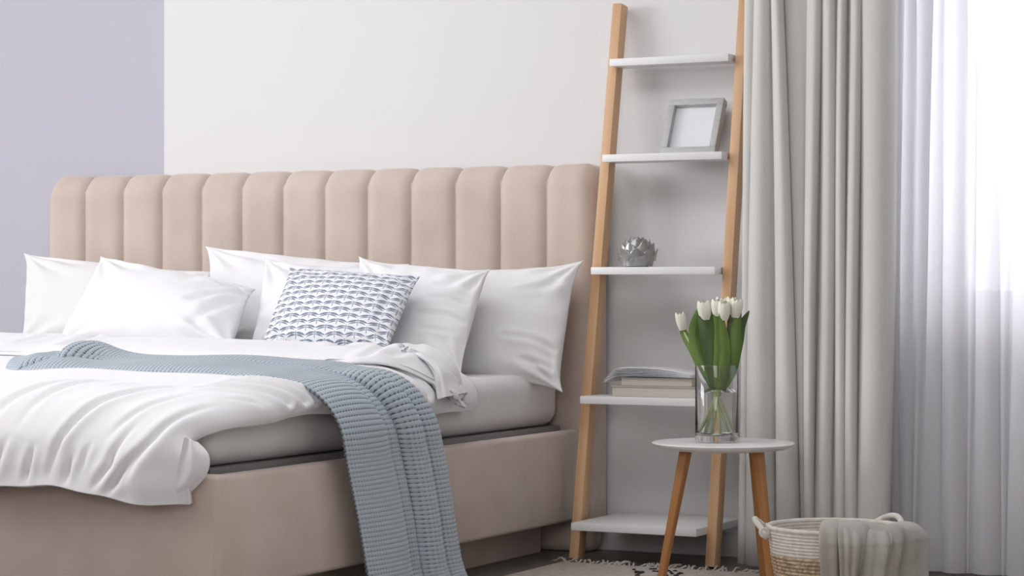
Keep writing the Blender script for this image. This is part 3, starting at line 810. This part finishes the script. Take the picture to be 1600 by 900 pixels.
def blade(name, pts, wid, face, m, parent, cup=.35, n=18, k=9, twist=0.0):
    C = cat(np.array([tuple(p) for p in pts]), n); v = []
    for i in range(n):
        t = i/(n-1)
        tg = Vector(C[min(i+1, n-1)]-C[max(i-1, 0)]).normalized()
        fc = Vector(face)
        fc = (Quaternion(tg, twist*(t-.5)) @ fc)
        side = tg.cross(fc).normalized(); nn = side.cross(tg).normalized()
        w = np.interp(t, [0, .12, .35, .6, .8, .92, 1], [.55, .75, 1.0, .98, .70, .36, .02])*wid
        for j in range(k):
            s = -1+2*j/(k-1)
            v.append(Vector(C[i])+side*(s*w)-nn*(cup*w*s*s))
    return obj(name, v, grid_faces(n, k), m, parent)
camdir = Vector((math.sin(YAW)*.9, -math.cos(YAW)*.9, .05)).normalized()
def tulip(head, hb, neck, foot, label, dy, leaves, seed, hlen, hrad, lean=None):
    """head (x,y) of the petal base, neck where the stem crosses the rim area, foot in the water - photo frame positions taken at the vase's depth"""
    H = vp(*head, dy); Nk = vp(*neck, dy*.35); Ft = vp(*foot, -dy*.4); Ft.z = max(Ft.z, VC.z+.022)
    e = empty('tulip', Ft, label, 'flower', 'white tulips in the glass vase')
    mid = (H+Nk)/2+Vector((0, 0, .004))
    C = cat(np.array([tuple(Ft), tuple((Ft+Nk)/2), tuple(Nk), tuple(mid), tuple(H)]), 22)
    v, f = tube([tuple(p) for p in C], [.0031]*22, 8); obj('stem', v, f, M_stem, e)
    ax = Vector(C[-1]-C[-4]).normalized()
    ax = (ax+Vector((0, 0, .6))).normalized() if lean is None else Vector(lean)
    petal_cup(H, ax, hlen, hrad, e, seed)
    for (pts, wid, mm, cup, dyl, tw) in leaves:
        P = [vp(x, y, dyl*(.35+.65*i/(len(pts)-1))) for i, (x, y) in enumerate(pts)]
        blade('leaf', P, wid, camdir, mm, e, cup, twist=tw)
tulip((1067, 516), None, (1112, 606), (1135, 674), 'white tulip bud leaning out at the far left of the bouquet', -.01,
      [([(1114, 608), (1101, 585), (1082, 545), (1067, 515), (1065, 486)], .0115, M_leaf, .30, -.015, .5),
       ([(1116, 610), (1108, 588), (1090, 548), (1084, 515), (1091, 480)], .0175, M_leaf, .25, -.012, -.5)], 1, .050, .0125, lean=(-.15, -.1, 1))
tulip((1102, 500), None, (1116, 606), (1141, 672), 'white tulip with a blunt top, second from the left', -.02,
      [([(1120, 611), (1117, 580), (1111, 540), (1103, 510), (1091, 494)], .0255, M_leaf2, .22, -.036, .25),
       ([(1114, 611), (1113, 585), (1109, 545), (1110, 505), (1113, 476)], .0150, M_leaf, .3, .004, .3)], 2, .052, .0165)
tulip((1121, 494), None, (1120, 606), (1108, 676), 'white tulip at the middle of the bouquet, in front', -.03,
      [([(1124, 611), (1124, 585), (1126, 545), (1124, 510), (1115, 487)], .0170, M_leaf, .30, -.042, -.3)], 3, .046, .0150)
tulip((1131, 500), None, (1123, 606), (1115, 677), 'white tulip partly wrapped by a leaf, right of the middle', -.035,
      [([(1126, 611), (1130, 585), (1133, 545), (1130, 515), (1125, 484)], .0140, M_leaf, .35, -.050, .35)], 4, .050, .0150)
tulip((1127, 490), None, (1119, 606), (1125, 678), 'white tulip at the back of the bouquet behind the middle ones', .03, [], 5, .044, .0150)
tulip((1141, 492), None, (1124, 606), (1100, 674), 'narrow white tulip at the back of the bouquet toward the right', .02,
      [([(1127, 611), (1136, 580), (1142, 545), (1144, 515), (1139, 486)], .0180, M_leaf2, .25, .012, .2)], 6, .048, .0125)
tulip((1149, 496), None, (1127, 606), (1104, 668), 'white tulip farthest right in the bouquet', -.015,
      [([(1128, 611), (1142, 580), (1149, 545), (1151, 510), (1158, 475)], .0165, M_leaf, .3, -.02, .4),
       ([(1128, 612), (1144, 578), (1153, 540), (1159, 508), (1171, 485)], .0135, M_leaf2, .35, -.005, -.6)], 7, .052, .0150)

# ------------------------------------------------------------------ curtains
def curtain(name, tops, bots, y0, amps, ztop_, zbot, m, label, thick=.003, per=16, cusp=.55, nz=26, cat_='curtain', sh=(), group=None):
    """tops/bots: x positions of the fold valleys at the top and at the hem; each fold bulges into the room by its amp"""
    v = []; nf = len(tops)-1
    for iz in range(nz):
        t = iz/(nz-1); z = ztop_+(zbot-ztop_)*t
        row = []
        for k in range(nf):
            xa = tops[k]*(1-t)+bots[k]*t; xb = tops[k+1]*(1-t)+bots[k+1]*t
            for j in range(per+(k == nf-1)):
                s = j/per
                h = (4*s*(1-s))**cusp
                yy = y0-amps[k]*h*(1+.08*math.sin(z*2.3+k*1.9))
                xx = xa+(xb-xa)*s+.003*math.sin(z*3.1+k*2.2)
                # lean each fold so its right flank turns away from the window
                xx += sh[k]*amps[k]*h if sh else 0
                row.append((xx, yy, z))
        v += row
    c = (v[0][0]+v[len(row)-1][0])/2
    o = obj(name, v, grid_faces(nz, len(row)), m, None, label, cat_, group, base=(c, y0, zbot))
    if thick:
        so = o.modifiers.new('thickness', 'SOLIDIFY'); so.thickness = thick
    return o
cy = -.105
xt = lambda px, yy=cy: at(px, 100, y=yy).x
tp = [1167, 1180, 1206, 1225, 1260, 1285, 1309, 1326, 1347, 1404]
bt = [1154, 1166, 1215, 1254, 1258, 1272, 1301, 1320, 1341, 1390]
# extend the two measured heights (y=0 and y=900 in the frame) linearly to the rod
def ext(p0, p9, z):   # x at height z, from the positions at frame top and bottom
    z0 = at(1250, 0, y=cy).z; z9 = at(1250, 880, y=cy).z
    a, b = xt(p0), xt(p9); return a+(b-a)*(z-z0)/(z9-z0)
ZT = 2.62
curtain('drape', [ext(a, b, ZT) for a, b in zip(tp, bt)], [ext(a, b, .012) for a, b in zip(tp, bt)], cy,
        [.012, .045, .050, .012, .055, .050, .045, .050, .055], ZT, .012, M_drape, 'heavy grey drape hanging in deep folds beside the ladder shelf', sh=[0, .1, .3, 0, .3, .3, .3, .3, .1], cusp=.5)
sy = -.02
st_ = [1392, 1412, 1432, 1460, 1478, 1512, 1530, 1565, 1590, 1640, 1680, 1740, 1790, 1860, 1920, 2000, 2060, 2130, 2190, 2260, 2330, 2390, 2460]
sb_ = [1385, 1403, 1428, 1436, 1470, 1512, 1518, 1564, 1572, 1630, 1680, 1735, 1790, 1850, 1915, 1990, 2055, 2125, 2190, 2260, 2325, 2390, 2460]
def ext2(p0, p9, z):
    z0 = at(1500, 0, y=sy).z; z9 = at(1500, 900, y=sy).z
    a, b = at(p0, 100, y=sy).x, at(p9, 100, y=sy).x; return a+(b-a)*(z-z0)/(z9-z0)
curtain('sheer_curtain', [ext2(a, b, ZT) for a, b in zip(st_, sb_)], [ext2(a, b, .01) for a, b in zip(st_, sb_)], sy,
        [.015, .015, .025, .01, .028, .012, .028, .012, .03, .025, .03, .025, .03, .025, .03, .025, .03, .025, .03, .025, .03, .025], ZT, .01, M_sheer,
        'sheer white voile curtain glowing in front of the window', thick=0, cusp=.85)
rod = box_obj('curtain_track', (.40, 3.0, -.13, -.0, ZT-.002, ZT+.028), M_frame, None, bev=.004, base=(1.7, -.06, ZT), label='white curtain track above the frame over the window', cat='curtain track')

# ------------------------------------------------------------------ basket with cloth
BC = Vector((1.022, -.775, .0095)); BH = .190; BR_ = .168
bas = empty('basket', BC, 'woven basket of white rope over tan seagrass with rope handles', 'basket')
def rad_at(z):
    return float(np.interp(z, [0, .02, .07, .13, BH], [.128, .137, .147, .159, BR_]))
def coil_prof(z0, z1, n, amp):
    pr = []
    for k in range(n*6+1):
        z = z0+(z1-z0)*k/(n*6); pr.append((rad_at(z)+amp*abs(math.sin(math.pi*k/6)), z))
    return pr
SPL = .126
out = coil_prof(SPL, BH, 8, .0016)
inn = [(r-.011, z) for r, z in out][::-1]
v, f = lathe(out+[(BR_-.004, BH+.004)]+inn, BC, 96); obj('rope_wall', v, f, M_rope, bas)
out = coil_prof(.0, SPL, 14, .004); inn = [(r-.012, z) for r, z in out][::-1]
v, f = lathe([(0, 0)]+out+inn+[(0, .008)], BC, 96); obj('seagrass_band', v, f, M_grass, bas)
ring = [(BC.x+(BR_-.003)*math.cos(a), BC.y+(BR_-.003)*math.sin(a), BC.z+BH) for a in np.linspace(0, 2*math.pi, 73)]
v, f = tube(ring, .0062, 8, cap=False); obj('rim', v, f, M_rope, bas)
for sgn in (-1, 1):
    ang = math.radians(27)+(math.pi if sgn < 0 else 0)
    ang += -.12 if sgn < 0 else .62
    pts = []
    for t in np.linspace(0, 1, 22):
        da = (t-.5)*.62; h = math.sin(math.pi*t)
        rr_ = BR_+.006+.024*h**.7; 
        pts.append((BC.x+rr_*math.cos(ang+da), BC.y+rr_*math.sin(ang+da), BC.z+BH-.024+.040*h**.6))
    v, f = tube(pts, .0075, 10); obj('handle', v, f, M_rope, bas)
    for q in (pts[1], pts[-2]):
        p = Vector(q); ring = [p+Vector((0, 0, .010*math.cos(a)))+Vector((math.cos(ang), math.sin(ang), 0))*.010*math.sin(a) for a in np.linspace(0, 2*math.pi, 15)]
        v, f = tube(ring, .0045, 8, cap=False); obj('knot', v, f, M_rope, bas)
def basket_cloth(da0, da1, out, parent=None):
    ns, nw = 70, 90
    prof = [(-.100, BH-.015), (-.070, BH+.004), (-.030, BH+.020), (.0, BH+.024), (.020, BH+.010), (.026, BH-.03), (.027, BH-.08), (.027, BH-.13), (.030, .015)]
    pr = cat(prof, ns); v = []
    def rr(z): return rad_at(max(0, min(BH, z)))
    a0 = math.radians(27+da0); a1 = math.radians(27+da1)
    for i in range(ns):
        t = i/(ns-1)
        for j in range(nw):
            s = j/(nw-1)
            ph = a0+(a1-a0)*(s+.05*math.sin(s*9)*t)+.10*t*(1-s)-(.40*max(0, t-.4)*s*s if parent else 0)
            dr, z = pr[i]
            R0 = BR_+dr if z > BH-.02 else max(rr(z), rr(BH)-.012)+dr
            h = sstep(.34, .66, np.array(t))
            fold = .030*abs(math.sin(s*7.5+1.5*t+.6))**.8+.005*math.sin(s*37+3*t)-.004
            R0 += float(h)*(fold+.006)+out*(.3+.7*float(h))
            zz = z+(1-float(h))*(.005*math.sin(s*7+.6)-.016*s*s)
            R0 += .006*math.sin(t*5)*math.sin(s*6)*float(h)
            v.append((BC.x+R0*math.cos(ph), BC.y+R0*math.sin(ph), BC.z+zz))
    if parent: o = obj('cloth_fold', v, grid_faces(ns, nw), M_rag, parent)
    else: o = obj('throw_cloth', v, grid_faces(ns, nw), M_rag, None, 'grey linen cloth hanging over the front of the basket', 'cloth', base=(BC.x+.08, BC.y-.15, BC.z))
    so = o.modifiers.new('thickness', 'SOLIDIFY'); so.thickness = .003
    return o
bc = basket_cloth(-100, -8, 0.0)
basket_cloth(-111, -58, .013, bc)

# ------------------------------------------------------------------ rug
RGX0, RGX1, RGY0, RGY1 = .035, 1.75, -2.3, -.275
rug = empty('rug', ((RGX0+RGX1)/2, (RGY0+RGY1)/2, 0), 'beige woven rug with fringed edge and black flecks under the table', 'rug')
bm = bmesh.new(); add_box(bm, RGX0, RGX1, RGY0, RGY1, .001, .009, bev=.003); bm_obj('rug_body', bm, M_rug, rug, smooth=True)
rnd = random.Random(12)
for k in range(64):
    x = RGX0+.004+(.80)*k/63
    L = rnd.uniform(.045, .10); a = rnd.uniform(-.75, .75); pts = []
    cur = rnd.uniform(-9, 9)
    p = Vector((x, RGY1-.006, .006)); 
    for t in np.linspace(0, 1, 8):
        pts.append(tuple(p)); p = p+Vector((math.sin(a), math.cos(a), 0))*L/7; a += cur*L/7; p.z = .005+.010*math.sin(t*math.pi)*rnd.random()
    v, f = tube(pts, [.0035, .0034, .0032, .003, .003, .0032, .003, .0015], 6)
    obj('fringe', v, f, M_rug, rug)
for k in range(26):
    p = at(rnd.uniform(985, 1065), rnd.uniform(889, 900), z=.009)
    if p.y > RGY1-.01: continue
    v, f = lathe([(0, .004), (.004, .0035), (.006, .0015), (.007, -.001)], (p.x, p.y, .009), 10, ex=rnd.uniform(.7, 1.4), ey=rnd.uniform(.7, 1.3))
    obj('tuft', v, f, M_tuft, rug, label='black fleck')
